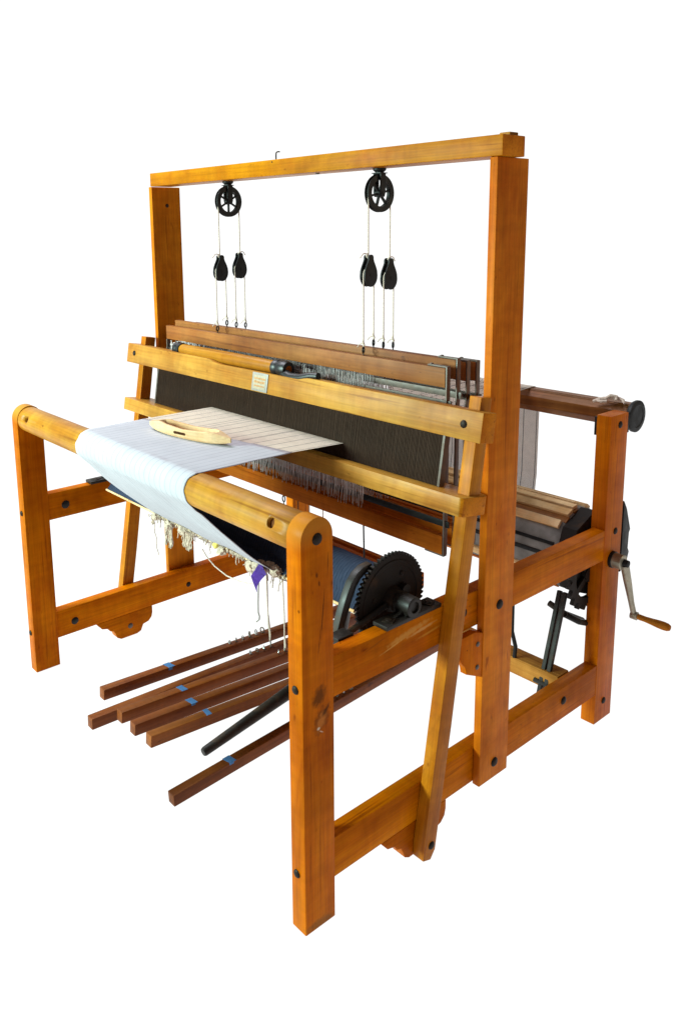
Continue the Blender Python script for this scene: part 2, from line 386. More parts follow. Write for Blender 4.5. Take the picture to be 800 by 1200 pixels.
def threads(name, paths, mat, parent=None):
    """round-ish threads (triangular section) as one mesh: (points, radius)"""
    vs, fs = [], []
    for pts, r in paths:
        pts = [Vector(p) for p in pts]; b = len(vs); n = len(pts)
        for i, p in enumerate(pts):
            t = (pts[min(i + 1, n - 1)] - pts[max(i - 1, 0)]).normalized()
            u = t.orthogonal().normalized(); w = t.cross(u)
            for j in range(4):
                a = math.pi / 2 * j
                vs.append(p + r * (math.cos(a) * u + math.sin(a) * w))
        for i in range(n - 1):
            for j in range(4):
                fs.append((b + 4 * i + j, b + 4 * i + (j + 1) % 4, b + 4 * i + 4 + (j + 1) % 4, b + 4 * i + 4 + j))
        fs.append((b, b + 1, b + 2, b + 3)); e = b + 4 * (n - 1); fs.append((e + 3, e + 2, e + 1, e))
    me = bpy.data.meshes.new(name); me.from_pydata(vs, [], fs); me.materials.append(mat)
    me.polygons.foreach_set('use_smooth', [True] * len(me.polygons))
    o = bpy.data.objects.new(name, me); COL.objects.link(o)
    if parent: o.parent = parent
    return o


# ------------------------------------------------------------------ backdrop: white sweep added to glow by itself and wash out shadows
def make_backdrop():
    mt, nt, P, N, L = new_mat('glowing_white_sweep')
    P.inputs['Base Color'].default_value = (0.12, 0.12, 0.12, 1); P.inputs['Roughness'].default_value = 0.8
    P.inputs['Specular IOR Level'].default_value = 0.0
    P.inputs['Emission Color'].default_value = (1, 1, 1, 1); P.inputs['Emission Strength'].default_value = 1.0
    # profile along the viewing direction, curved up behind
    d = Vector((cf.x, cf.y, 0)).normalized(); s = Vector((d.y, -d.x, 0))
    org = Vector((0.7, 0.5, 0))
    prof = [(-5.5, 0)] + [(1.5 + 0.5 * k, 0) for k in range(5)]
    rad = 2.0
    prof += [(3.5 + rad * math.sin(a), rad - rad * math.cos(a)) for a in [R(7.5 * k) for k in range(1, 13)]]
    prof += [(5.5, 3.5), (5.5, 5.5)]
    vs, fs = [], []
    hw = 6.5
    for t, z in prof:
        for q in (-hw, -hw / 2, 0, hw / 2, hw):
            vs.append(org + d * t + s * q + Vector((0, 0, z - 0.001)))
    for i in range(len(prof) - 1):
        for j in range(4):
            a = i * 5 + j; fs.append((a, a + 1, a + 6, a + 5))
    me = bpy.data.meshes.new('glowing_backdrop'); me.from_pydata(vs, [], fs); me.materials.append(mt)
    me.polygons.foreach_set('use_smooth', [True] * len(me.polygons))
    o = bpy.data.objects.new('glowing_backdrop', me); COL.objects.link(o)
    o['kind'] = 'structure'; o['label'] = 'added glowing white backdrop and floor around the loom'


make_backdrop()

# ------------------------------------------------------------------ the loom frame
W = 1.40
T, RS, CT = 0.043, 0.037, 0.020
Y1, YR0, YR1 = 0.081, 1.094, 1.185
ZU0, ZU1, ZL0, ZL1 = 0.504, 0.592, 0.093, 0.186
YC0, YC1, ZC, ZCB = 0.534, 0.645, 1.567, 0.088
BY, BZ, BR = 0.0405, 0.848, 0.039          # breast beam axis and radius
loom = empty('floor_loom')
tag(loom, 'large wooden four-harness floor loom with tall castle frame and iron ratchet wheel', 'loom')


def bolt(parent, p, axis, r=0.0085, sgn=1, mat=BOLT, square=False):
    M = Matrix.Translation(Vector(p)) @ Vector(axis).to_track_quat('Z', 'Y').to_matrix().to_4x4()
    b = MB()
    if square: b.box(-r * 1.25, r * 1.25, -r * 1.25, r * 1.25, -0.001, 0.0025, 0.0006, M=M @ Matrix.Rotation(0.4, 4, 'Z'))
    prof = [(-0.001, r * 1.05), (0.001, r * 1.05)] + [(0.001 + r * 0.38 * math.sin(a), r * math.cos(a)) for a in [R(k) for k in (5, 25, 45, 65, 84)]]
    b.lathe(prof, 'Z', (0, 0), 14, M=M)
    return b.build('bolt', mat, parent)


def front_post(x0, x1, out):
    b = MB(); pts = [(0, 0), (Y1, 0), (Y1, BZ)]
    pts += [(BY + BY * math.cos(a), BZ + 0.0425 * math.sin(a)) for a in [R(k) for k in range(8, 180, 8)]] + [(0, BZ)]
    b.prism(pts, 'X', x0, x1, 0.0022)
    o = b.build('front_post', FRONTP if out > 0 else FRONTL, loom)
    xm = (x0 + x1) / 2
    bolt(o, (xm, -0.0005, 0.543), (0, -1, 0)); bolt(o, (xm - 0.004, -0.0005, 0.132), (0, -1, 0))
    bolt(o, (x1 if out > 0 else x0, BY, BZ), (out, 0, 0), 0.0115)
    return o


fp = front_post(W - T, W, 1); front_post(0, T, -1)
def rear_post(x0, x1, out):
    b = MB(); b.box(x0, x1, YR0, YR1, 0, 0.915, 0.0025)
    o = b.build('rear_post', REARW, loom); xo = x1 if out > 0 else x0
    for y, z in ((1.142, 0.886), (1.150, 0.578), (1.140, 0.060)): bolt(o, (xo, y, z), (out, 0, 0), 0.0095)
    return o


rear_post(W - T, W, 1); rear_post(0, T, -1)


def rails(side):
    x0, x1 = (W - 0.001 - RS, W - 0.001) if side > 0 else (0.001, 0.001 + RS)
    b = MB(); b.box(x0, x1, Y1 - 0.012, YR0 + 0.012, ZU0, ZU1, 0.002)
    u = b.build('side_rail', RAILW if side > 0 else FRAME['Y'], loom)
    b = MB(); b.box(x0, x1, Y1 - 0.012, YR0 + 0.012, ZL0, ZL1, 0.002)
    l = b.build('side_rail', FRAME['Y'], loom)
    xi = x0 if side > 0 else x1; xo = x1 if side > 0 else x0
    bolt(u, (xi, 0.139, 0.545), (-side, 0, 0), 0.013, mat=IRON); bolt(l, (xi, 0.144, 0.134), (-side, 0, 0), 0.012, mat=IRON)
    bolt(l, (xi, 0.592, 0.128), (-side, 0, 0), 0.009)
    bolt(u, (xo, 0.484, 0.551), (side, 0, 0), 0.011); bolt(l, (xo, 0.927, 0.147), (side, 0, 0), 0.011)
    # stepped block under the lower rail that carries the beater pivot
    pts = [(0.225, ZL0 - 0.0005), (0.225, 0.086), (0.240, 0.068), (0.262, 0.062), (0.270, 0.050), (0.284, 0.046), (0.296, 0.016), (0.310, 0.008), (0.372, 0.008), (0.388, 0.014), (0.398, 0.035),
           (0.420, 0.040), (0.433, 0.053), (0.437, 0.070), (0.437, ZL0 - 0.0005)]
    b = MB(); b.prism(pts, 'X', x0 - 0.0, x1 - 0.0, 0.0015)
    k = b.build('pivot_block', FRAME['Y'], loom)
    bolt(k, (xi, 0.347, 0.046), (-side, 0, 0), 0.009, mat=STEEL)


rails(1); rails(-1)


def castle_post(side):
    x0, x1 = (W, W + CT) if side > 0 else (-CT, 0)
    b = MB(); b.box(x0 - 0.0003 * side, x1, YC0, YC1, ZCB, ZC, 0.002)
    o = b.build('castle_post', CASTLE, loom)
    xo = x1 if side > 0 else x0
    for z in (0.545, 0.130): bolt(o, (xo, 0.592, z), (side, 0, 0), 0.0115)
    if side < 0: bolt(o, (x1, 0.592, 1.505), (1, 0, 0), 0.006)
    return o


castle_post(1); castle_post(-1)
# crown beam of the castle
b = MB(); b.box(0.006, 1.437, 0.526, 0.604, ZC + 0.0005, 1.6105, 0.002)
crown = b.build('castle_beam', CROWN, loom); warm_lit_end_grain(crown)
b = MB(); b.box(1.398, 1.425, 0.566, 0.596, 1.6105, 1.6185, 0.002); b.build('wedge', CROSS, crown)
b = MB(); b.tube([(0.67, 0.54, 1.600), (0.67, 0.54, 1.622), (0.671, 0.54, 1.629), (0.677, 0.54, 1.632), (0.686, 0.54, 1.631)], 0.0020, 8)
b.tube([(0.67, 0.525, 1.604), (0.67, 0.54, 1.606)], 0.0022, 8); b.build('hook', BOLT, crown)
bolt(crown, (0.82, 0.56, ZC), (0, 0, -1), 0.006, mat=STEEL)
# gusset against the right castle post
g = [(0.4475, 0.478), (0.456, 0.446), (0.462, 0.437), (0.470, 0.428), (0.474, 0.418), (0.476, 0.407), (0.5335, 0.379), (0.5335, 0.492), (0.505, 0.503), (0.445, 0.503)]
b = MB(); b.prism(g, 'X', 1.4005, 1.4185, 0.0015); gu = b.build('gusset', FRAME['Z'], loom)
bolt(gu, (1.4185, 0.515, 0.470), (1, 0, 0), 0.006, mat=STEEL); bolt(gu, (1.4185, 0.515, 0.412), (1, 0, 0), 0.006, mat=STEEL)

# breast beam with peg holes near each end
b = MB(); b.lathe([(T + 0.0004, BR - 0.001), (T + 0.002, BR)] + [(T + 0.01 + k * 0.0652, BR) for k in range(20)] + [(W - T - 0.002, BR), (W - T - 0.0004, BR - 0.001)], 'X', (BY, BZ), 48)
beam = b.build('breast_beam', BREAST, loom)
for x in (1.305, 0.108):
    a = R(157); c = Vector((x, BY + BR * math.cos(a), BZ + BR * math.sin(a)))
    M = Matrix.Translation(c) @ Vector((0, math.cos(a), math.sin(a))).to_track_quat('Z', 'Y').to_matrix().to_4x4()
    b = MB(); b.lathe([(-0.016, 0.0108), (0.012, 0.0108)], 'Z', (0, 0), 28, M=M); cut = b.build('cutter', PEGW)
    md = beam.modifiers.new('hole', 'BOOLEAN'); md.operation = 'DIFFERENCE'; md.object = cut; md.solver = 'EXACT'
    bpy.context.view_layer.update()
    me2 = bpy.data.meshes.new_from_object(beam.evaluated_get(bpy.context.evaluated_depsgraph_get()))
    beam.modifiers.clear(); beam.data = me2; bpy.data.objects.remove(cut, do_unlink=True)
    b = MB(); b.lathe([(-0.0155, 0.0105), (-0.0085, 0.0105), (-0.0083, 0.001)], 'Z', (0, 0), 24, M=M); b.build('peg_hole', PEGW, beam)

# back beam: dark octagonal roller behind the rear posts
bby, bbz, bbr = 1.236, 0.894, 0.0375
b = MB()
rings = []
for x in (-0.02, 1.392):
    rings.append([Vector((x, bby + bbr * math.cos(R(22.5 + 45 * j)), bbz + bbr * math.sin(R(22.5 + 45 * j)))) for j in range(8)])
b.ring(rings)
bb = b.build('back_beam', BACK, loom, smooth=10)
for side in (1, -1):
    xi = 1.392 if side > 0 else -0.02
    b = MB(); prof = [(xi - side * 0.006, 0.042), (xi + side * 0.0, 0.0455), (xi + side * 0.007, 0.0455), (xi + side * 0.0085, 0.043), (xi + side * 0.009, 0.032), (xi + side * 0.0075, 0.030), (xi + side * 0.0075, 0.001)]
    b.lathe(prof, 'X', (bby, bbz), 32); b.build('end_cap', IRON, bb)
    x0, x1 = (W - T - 0.0085, W - T - 0.0005) if side > 0 else (T + 0.0005, T + 0.0085)
    b = MB(); b.box(x0, x1, YR0 + 0.004, YR1 + 0.055, 0.856, 0.908, 0.001)
    b.box(min(x0, x1), max(x0, x1) + (T if side > 0 else 0) , YR1 + 0.0005, YR1 + 0.007, 0.856, 0.908, 0.001)
    b.build('beam_bracket', IRON, loom)
b = MB(); b.box(0.2, 1.35, bby - 0.022, bby - 0.020, bbz + 0.0345, bbz + 0.0352, 0); b.build('groove', HOLE, bb)

# rear cross beam
b = MB(); b.box(0.039, W - 0.039, 0.955, 1.010, 0.137, 0.1885, 0.002); b.build('cross_beam', CROSS, loom)

# ------------------------------------------------------------------ cloth beam, its bearings, ratchet wheel and take-up levers
CBY, CBZ = 0.317, 0.616
b = MB(); b.lathe([(0.05, 0.012), (0.112, 0.012), (0.113, 0.032), (0.12, 0.034), (1.298, 0.034), (1.30, 0.014), (1.362, 0.014)], 'X', (CBY, CBZ), 32)
b.build('cloth_beam', HONEY['X'], loom)


def bearing(side):
    s = side; xc = W - 0.0205 if s > 0 else 0.0205
    b = MB()
    b.box(xc - 0.021, xc + 0.021, CBY - 0.086, CBY + 0.088, ZU1 + 0.0005, ZU1 + 0.010, 0.002)
    b.lathe([(xc - 0.024, 0.019), (xc - 0.022, 0.023), (xc + 0.020, 0.0225), (xc + 0.0215, 0.020), (xc + 0.0215, 0.013), (xc + 0.016, 0.012)], 'X', (CBY, CBZ + 0.003), 28)
    b.box(xc - 0.017, xc + 0.015, CBY - 0.020, CBY + 0.020, ZU1 + 0.009, CBZ, 0.002)
    b.prism([(CBY - 0.045, ZU1 + 0.010), (CBY + 0.045, ZU1 + 0.010), (CBY + 0.018, CBZ - 0.004), (CBY - 0.018, CBZ - 0.004)], 'X', xc - 0.004, xc + 0.004, 0.001)
    o = b.build('bearing', CAST, loom)
    for y in (CBY - 0.060, CBY + 0.064): bolt(o, (xc + 0.002, y, ZU1 + 0.010), (0, 0, 1), 0.0095, square=True)


bearing(1); bearing(-1)


def gear(n, r0, r1, skew=0.35, duty=0.5):
    pts = []
    for k in range(n):
        a = 2 * math.pi * k / n; st = 2 * math.pi / n
        for f, r in ((0.0, r0), (0.10, r0), (0.42 + skew * 0.2, r1), (0.74 + skew * 0.2, r1)):
            pts.append((a + st * f, r))
    return pts


b = MB(); pts = [(CBY + r * math.cos(a), CBZ + r * math.sin(a)) for a, r in gear(58, 0.0985, 0.1055)]
b.prism(pts, 'X', 1.322, 1.332, 0)
b.lathe([(1.331, 0.090), (1.334, 0.088), (1.334, 0.080), (1.3325, 0.078), (1.3325, 0.03), (1.340, 0.028), (1.352, 0.024), (1.356, 0.018)], 'X', (CBY, CBZ), 40)
rw = b.build('ratchet_wheel', GEARM, loom, smooth=25)
bolt(rw, (1.333, CBY - 0.055, CBZ + 0.012), (1, 0, 0), 0.006)
bolt(rw, (1.333, CBY + 0.030, CBZ + 0.052), (1, 0, 0), 0.006)
# curved pawl arm left of the wheel, straight lever in front, and the foot pipe
b = MB()
arc = [(0.268, 0.708), (0.243, 0.706), (0.224, 0.696), (0.208, 0.680), (0.194, 0.655), (0.181, 0.625), (0.172, 0.600), (0.164, 0.578)]
inn = [(0.276, 0.693), (0.250, 0.690), (0.236, 0.682), (0.223, 0.668), (0.211, 0.645), (0.199, 0.617), (0.190, 0.595), (0.186, 0.574)]
b.prism(arc + inn[::-1], 'X', 1.300, 1.318, 0.0015)
b.build('pawl_arm', CAST, loom)
b = MB(); b.tube([(1.336, 0.158, 0.578), (1.338, 0.215, 0.592), (1.340, 0.29, 0.611), (1.343, 0.345, 0.628)], [0.0075, 0.007, 0.007, 0.007], 10)
b.lathe([(1.334, 0.013), (1.348, 0.013)], 'X', (0.348, 0.632), 16)
b.box(1.330, 1.362, 0.128, 0.172, 0.588, 0.5965, 0.002)
b.build('pawl_lever', CAST, loom)
b = MB(); P0, P1 = Vector((1.10, -0.040, 0.281)), Vector((1.10, 0.203, 0.327))
d_ = (P1 - P0); pp = [P0 + d_ * t for t in (0, 0.02, 0.45, 1.0, 1.55)]
b.tube(pp, [0.0085, 0.0105, 0.0125, 0.0155, 0.017], 18)
e_ = pp[-1]; b.tube([e_ - d_ * 0.03, Vector((1.12, 0.36, 0.42)), Vector((1.16, 0.345, 0.52)), Vector((1.285, 0.33, 0.60))], [0.014, 0.012, 0.010, 0.010], 12)
b.build('take_up_pedal', CAST, loom)

# ------------------------------------------------------------------ warp beam, gear, crank, brake
WY, WZ, WR = 1.135, 0.500, 0.122
b = MB(); b.lathe([(0.06, 0.02), (0.075, 0.02), (0.076, WR - 0.004), (0.085, WR), (1.292, WR), (1.30, WR - 0.004), (1.3005, 0.05)], 'X', (WY, WZ), 48)
wb = b.build('warp_beam', BEAMY, loom)
for k, (ang, w_, xe, mt_) in enumerate(((58, 0.020, 1.285, SLATW), (73, 0.016, 1.296, SLATW), (84, 0.012, 1.27, SLATW), (95, 0.024, 1.290, SLATW), (113, 0.026, 1.296, SLATW), (134, 0.024, 1.288, SLATW), (160, 0.010, 1.29, IRON), (178, 0.012, 1.28, IRON), (206, 0.026, 1.29, SLATW), (232, 0.026, 1.28, BROWN))):
    M = Matrix.Translation((0, WY, WZ)) @ Matrix.Rotation(R(ang), 4, 'X') @ Matrix.Translation((0.7, 0, 0)) @ Matrix.Rotation(R(random.uniform(-0.5, 0.5)), 4, 'X') @ Matrix.Rotation(R(random.uniform(-0.35, 0.35)), 4, 'Y') @ Matrix.Translation((-0.7, 0, 0))
    b = MB(); b.box(0.10 + 0.02 * random.random(), xe, WR - 0.002, WR + (0.0095 if mt_ is SLATW else 0.003), -w_ / 2, w_ / 2, 0.0015, M=M)
    b.build('slat', mt_, wb)
for ang in (101, 123):
    M = Matrix.Translation((0, WY, WZ)) @ Matrix.Rotation(R(ang), 4, 'X')
    b = MB(); b.box(0.10, 1.30, WR - 0.006, WR + 0.0012, -0.011, 0.011, 0.001, M=M); b.build('sectional_rail', BACK, wb)
b = MB(); b.lathe([(1.297, 0.05), (1.299, WR + 0.004), (1.345, WR + 0.006), (1.347, 0.05)], 'X', (WY, WZ), 8)
b.build('beam_head', GEARM, wb, smooth=10)
GY, GZ = 1.095, 0.452
b = MB(); pts = []
for k in range(20):
    a = 2 * math.pi * k / 20; st = 2 * math.pi / 20
    pts += [(GY + r * math.cos(a + st * f), GZ + r * math.sin(a + st * f)) for f, r in ((0, .088), (.15, .093), (.3, .104), (.5, .104), (.66, .093), (.8, .088))]
inner = [(GY + 0.068 * math.cos(2 * math.pi * k / len(pts)), GZ + 0.068 * math.sin(2 * math.pi * k / len(pts))) for k in range(len(pts))]
bm = bmesh.new()
va = [[bm.verts.new((x, y, z)) for (y, z) in pp_] for x, pp_ in ((1.3485, pts), (1.361, pts), (1.361, inner), (1.3485, inner))]
for i in range(4):
    A, B = va[i], va[(i + 1) % 4]
    for j in range(len(pts)): bm.faces.new((A[j], A[(j + 1) % len(pts)], B[(j + 1) % len(pts)], B[j]))
bmesh.ops.recalc_face_normals(bm, faces=bm.faces); b.add(bm)
for k in range(4):
    M = Matrix.Translation((0, GY, GZ)) @ Matrix.Rotation(R(35 + 90 * k), 4, 'X')
    b.box(1.350, 1.359, 0.01, 0.072, -0.010, 0.010, 0.002, M=M)
b.lathe([(1.3475, 0.022), (1.362, 0.022)], 'X', (GY, GZ), 24)
b.build('warp_gear', GEARM, loom, smooth=25)
# iron brake strap disc edge behind the right rear post
b = MB(); b.prism([(1.196, 0.655), (1.214, 0.628), (1.238, 0.565), (1.240, 0.560), (1.234, 0.552), (1.232, 0.505), (1.240, 0.492), (1.232, 0.470), (1.222, 0.470), (1.196, 0.44)], 'X', 1.362, 1.398, 0.002)
b.build('gear_guard', IRON, loom)
# crank
cy_, cz_ = 1.140, 0.497
b = MB(); b.lathe([(1.400, 0.024), (1.408, 0.024), (1.409, 0.0215)], 'X', (cy_, cz_), 24)
cc = b.build('crank', IRON, loom)
b = MB(); b.lathe([(1.408, 0.0215), (1.434, 0.0215), (1.436, 0.019)], 'X', (cy_, cz_), 28)
A_, B_ = Vector((1.437, cy_ + 0.004, cz_ - 0.006)), Vector((1.440, 1.207, 0.322))
b.tube([A_, A_.lerp(B_, 0.3), A_.lerp(B_, 0.75), B_ + Vector((0.0, 0, 0.004)), B_ + Vector((0.004, 0.001, -0.006))], [0.0125, 0.0115, 0.0085, 0.0085, 0.0085], 14)
b.lathe([(1.434, 0.012), (1.452, 0.012), (1.454, 0.008)], 'X', (B_.y, B_.z - 0.002), 18)
b.build('crank_arm', CRANKM, cc)
b = MB(); b.lathe([(1.436, 0.011), (1.449, 0.010), (1.451, 0.006)], 'X', (cy_ + 0.002, cz_ - 0.001), 14); b.build('shaft_end', IRON, cc)
b = MB()
hp = [(1.454, 0.0075), (1.460, 0.0085), (1.475, 0.0080), (1.495, 0.0095), (1.515, 0.0115), (1.530, 0.0120), (1.540, 0.0110), (1.547, 0.0080), (1.549, 0.003)]
b.lathe(hp, 'X', (B_.y, B_.z - 0.002), 20); b.build('handle', CRANKW, cc)
# brake lever: channel bar and its spacer
b = MB()
q0, q1 = Vector((1.318, 1.030, 0.405)), Vector((1.318, 0.955, 0.145))
for dx in (-0.0085, 0.0085):
    M = Matrix.Translation((q0 + q1) / 2 + Vector((dx, 0, 0))) @ (q1 - q0).to_track_quat('Z', 'Y').to_matrix().to_4x4()
    L_ = (q1 - q0).length
    b.box(-0.006, 0.006, -0.006, 0.006, -L_ / 2, L_ / 2 + 0.06, 0.0015, M=M)
b.tube([q1 + Vector((-0.030, -0.002, 0.006)), q1 + Vector((0.012, 0, 0.004))], 0.007, 10)
b.build('brake_lever', CAST, loom)
b = MB(); b.tube([(1.27, 1.040, 0.350), (1.33, 1.040, 0.333), (1.356, 1.060, 0.318), (1.356, 1.10, 0.300)], 0.009, 10)
b.tube([(1.325, 1.03, 0.34), (1.325, 1.13, 0.285)], 0.010, 10)
b.build('brake_link', CAST, loom)
b = MB(); b.tube([(1.208, 0.95, 0.42), (1.210, 0.95, 0.27), (1.222, 0.953, 0.225), (1.218, 0.955, 0.19)], 0.006, 8); b.build('brake_cord_rod', IRON, loom)

# ------------------------------------------------------------------ treadles
TRX = [0.514, 0.589, 0.664, 0.739, 0.814, 0.889]
TIP = [(0.002, 0.140), (-0.072, 0.118), (-0.022, 0.152), (-0.024, 0.154), (-0.020, 0.157), (-0.006, 0.026)]
HY, HZ = 1.03, 0.085
TAPEY = [0.220, 0.216, 0.172, 0.155, 0.156, 0.173]


def treadle(i):
    y0, z0 = TIP[i]
    ang = math.atan2(HZ - z0, HY - y0); L_ = math.hypot(HZ - z0, HY - y0)
    e = empty('treadle', loom); e.location = (TRX[i], y0, z0); e.rotation_euler = (ang, 0, R(random.uniform(-0.3, 0.3)))
    b = MB(); b.box(-0.014, 0.014, 0, L_, -0.016, 0.016, 0.0025); b.build('bar', TREAD, e)
    t = TAPEY[i] - y0; w_ = 0.017
    if i != 1:
        b = MB()
        sk = [0.004, -0.003, 0.002, 0.003, -0.003, 0.004][i]
        ps = [(-0.0146, t - w_ / 2 - sk), (0.0146, t - w_ / 2 + sk * 0.4), (0.0146, t + w_ / 2 + sk), (-0.0146, t + w_ / 2)]
        b.prism(ps, 'Z', 0.0156, 0.0165, 0)
        if i in (0, 3, 5): b.box(0.0138, 0.0146, t - w_ / 2, t + w_ / 2 - 0.004, 0.0145 - 0.004 - 0.003 * (i == 0), 0.0164, 0)
        b.build('tape_mark', TAPE, e)
    return e


def screw_eye(parent, p, r=0.0065, mat=STEEL, rot=0.0, stem=0.008):
    b = MB(); M = Matrix.Translation(Vector(p)) @ Matrix.Rotation(rot, 4, 'Z')
    b.tube([(0, r * math.cos(2 * math.pi * k / 14), stem + r + r * math.sin(2 * math.pi * k / 14)) for k in range(14)], 0.0021, 6, closed=True, M=M)
    b.tube([(0, 0, -0.003), (0, 0, stem + 0.001)], 0.0017, 6, M=M)
    return b.build('screw_eye', mat, parent)


for i in range(6):
    e = treadle(i)
    for k in range(6 if i == 0 else 4):
        screw_eye(e, (random.uniform(-.002, .002), 0.44 + 0.026 * k + (0.10 if i else 0), 0.016), 0.0050 + (0.0035 if k > 2 else 0), STEEL if k % 2 else WIRE, random.uniform(0.8, 2.0), 0.001)
b = MB(); b.tube([(0.47, HY, HZ), (0.94, HY, HZ)], 0.006, 10); b.build('treadle_axle', STEEL, loom)

# lamms: long levers between harnesses and treadles
for k in range(4):
    y = 0.52 + 0.036 * k + 0.03
    M = Matrix.Translation((0.60, y, 0.498 - 0.004 * k)) @ Matrix.Rotation(R(1.6 - 0.5 * k), 4, 'Y')
    b = MB(); b.box(-0.52, 0.52, -0.009, 0.009, -0.020, 0.020, 0.002, M=M); b.build('lamm', BROWN, loom)

# ------------------------------------------------------------------ beater (swings on the pivots below the lower rails)
beater = empty('beater', loom); beater.location = (0.7, 0.319, 0.024); beater.rotation_euler = (-R(9.148), 0, 0)
# local: x from centre, y = depth from the sword front, z = along the swords
for s in (1, -1):
    x0, x1 = (0.7005, 0.732) if s > 0 else (-0.732, -0.7005)
    b = MB(); b.prism([(0.004, -0.012), (0.030, -0.016), (0.042, 0.006), (0.044, 0.3), (0.038, 1.050), (0, 1.050), (0, 0.3), (0, 0.02)], 'X', x0, x1, 0.0018)
    sw = b.build('sword', SWORD, beater)
    xo = x1 if s > 0 else x0
    bolt(sw, (xo, 0.026, 0.020), (s, 0, 0), 0.009)
# hand-tree cap with a shallow scoop under the roller grip
top = 1.0215
ce = 0.765
pts = [(-ce, 0.9555), (ce, 0.9555), (ce, top), (0.196, top), (0.178, top - 0.003), (0.155, top - 0.008), (-0.20, top - 0.010), (-0.235, top - 0.007), (-0.262, top - 0.001), (-0.275, top), (-ce, top)]
b = MB(); b.prism(pts, 'Y', -0.030, 0.017, 0.0025)
cap = b.build('beater_cap', HONEY['X'], beater); warm_lit_end_grain(cap)
b = MB()
rc = [(-0.745, 0.793), (-0.742, 0.836)]
fy, by = -0.037, 0.062
out = [(-0.748, fy + 0.006), (-0.742, fy), (0.737, fy), (0.744, fy + 0.005)] + [(0.744 + 0.0 - 0.022 * (1 - math.cos(R(a))) , by - 0.022 + 0.022 * math.sin(R(a))) for a in (0, 30, 60, 90)] + [(-0.722, by), (-0.742, by - 0.008), (-0.748, by - 0.026)]
b.prism(out, 'Z', 0.791, 0.833, 0.0022)
race = b.build('race_board', HONEY['X'], beater); warm_lit_end_grain(race)
b = MB(); b.box(-0.60, 0.640, 0.004, 0.016, 0.8335, 0.9550, 0.001); reed = b.build('reed', REEDM, beater)
rw_ = []
for k in range(300):
    x = -0.598 + 1.236 * k / 299 + random.uniform(-0.0005, 0.0005)
    rw_.append(([(x, 0.0036, 0.8345), (x + random.uniform(-.0004, .0004), 0.0034, 0.895), (x, 0.0036, 0.9545)], random.uniform(0.0005, 0.0007)))
rwo = threads('reed_wires', rw_, REEDW, beater); rwo['kind'] = 'stuff'
for x in (-0.603, 0.643):
    b = MB(); b.box(x - 0.0035, x + 0.0035, 0.001, 0.019, 0.8335, 0.9550, 0.001); b.build('reed_end', STEEL, beater)
for s in (1, -1): bolt(beater, (s * 0.7165, -0.030, 0.990), (0, -1, 0), 0.0085)
# maker's plate: worn orange lettering no longer legible
b = MB(); b.box(-0.0365, 0.0345, -0.0325, -0.0295, 0.958, 1.0105, 0.0012); pl = b.build('plate', BADGE, beater)
b = MB(); b.box(-0.0290, 0.0270, -0.0331, -0.0323, 0.9640, 1.0035, 0.0004); b.build('plate_panel', BADGEP, beater)
b = MB()
for row, (z, h) in enumerate(((0.994, 0.006), (0.984, 0.008), (0.973, 0.005))):
    x = -0.024
    while x < 0.020:
        w_ = random.uniform(0.003, 0.0075); b.box(x, x + w_, -0.0336, -0.0330, z - h / 2 * random.uniform(.6, 1), z + h / 2 * random.uniform(.6, 1), 0); x += w_ + random.uniform(.001, .002)
b.build('worn_print', BADGEO, beater)
# roller grip
gz, gy = 1.031, 0.0
b = MB(); b.lathe([(-0.462, 0.0165), (-0.455, 0.0185), (-0.20, 0.0195), (0.02, 0.0185), (0.030, 0.017)], 'X', (gy, gz), 28); b.build('grip', GRIPW, beater)
b = MB(); b.lathe([(-0.496, 0.014), (-0.494, 0.021), (-0.482, 0.0225), (-0.476, 0.019), (-0.470, 0.022), (-0.460, 0.021), (-0.459, 0.015)], 'X', (gy, gz), 24)
b.tube([(-0.478, gy - 0.004, gz - 0.012), (-0.455, gy - 0.018, gz - 0.018), (-0.40, gy - 0.022, gz - 0.0225), (-0.30, gy - 0.018, gz - 0.024)], [0.010, 0.009, 0.007, 0.004], 10)
b.build('grip_ferrule', RUBBER, beater)
b = MB(); b.lathe([(0.022, 0.016), (0.024, 0.0225), (0.038, 0.0235), (0.044, 0.0205), (0.050, 0.0235), (0.072, 0.0235), (0.080, 0.021), (0.081, 0.012)], 'X', (gy, gz), 24)
b.tube([(0.060, gy - 0.004, gz - 0.010), (0.105, gy - 0.010, gz - 0.019), (0.150, gy - 0.014, gz - 0.015), (0.190, gy - 0.012, gz - 0.004), (0.215, gy - 0.010, gz - 0.002)], [0.015, 0.0135, 0.012, 0.011, 0.010], 12)
b.build('grip_bracket', RUBBER, beater)
b = MB(); b.lathe([(0.0805, 0.012), (0.0822, 0.008), (0.0823, 0.001)], 'X', (gy, gz), 20); b.build('grip_core', CRANKW, beater)

# ------------------------------------------------------------------ pulley wheels fixed below the castle beam
PX = [0.389, 1.036]; PY, PZ = 0.574, 1.507


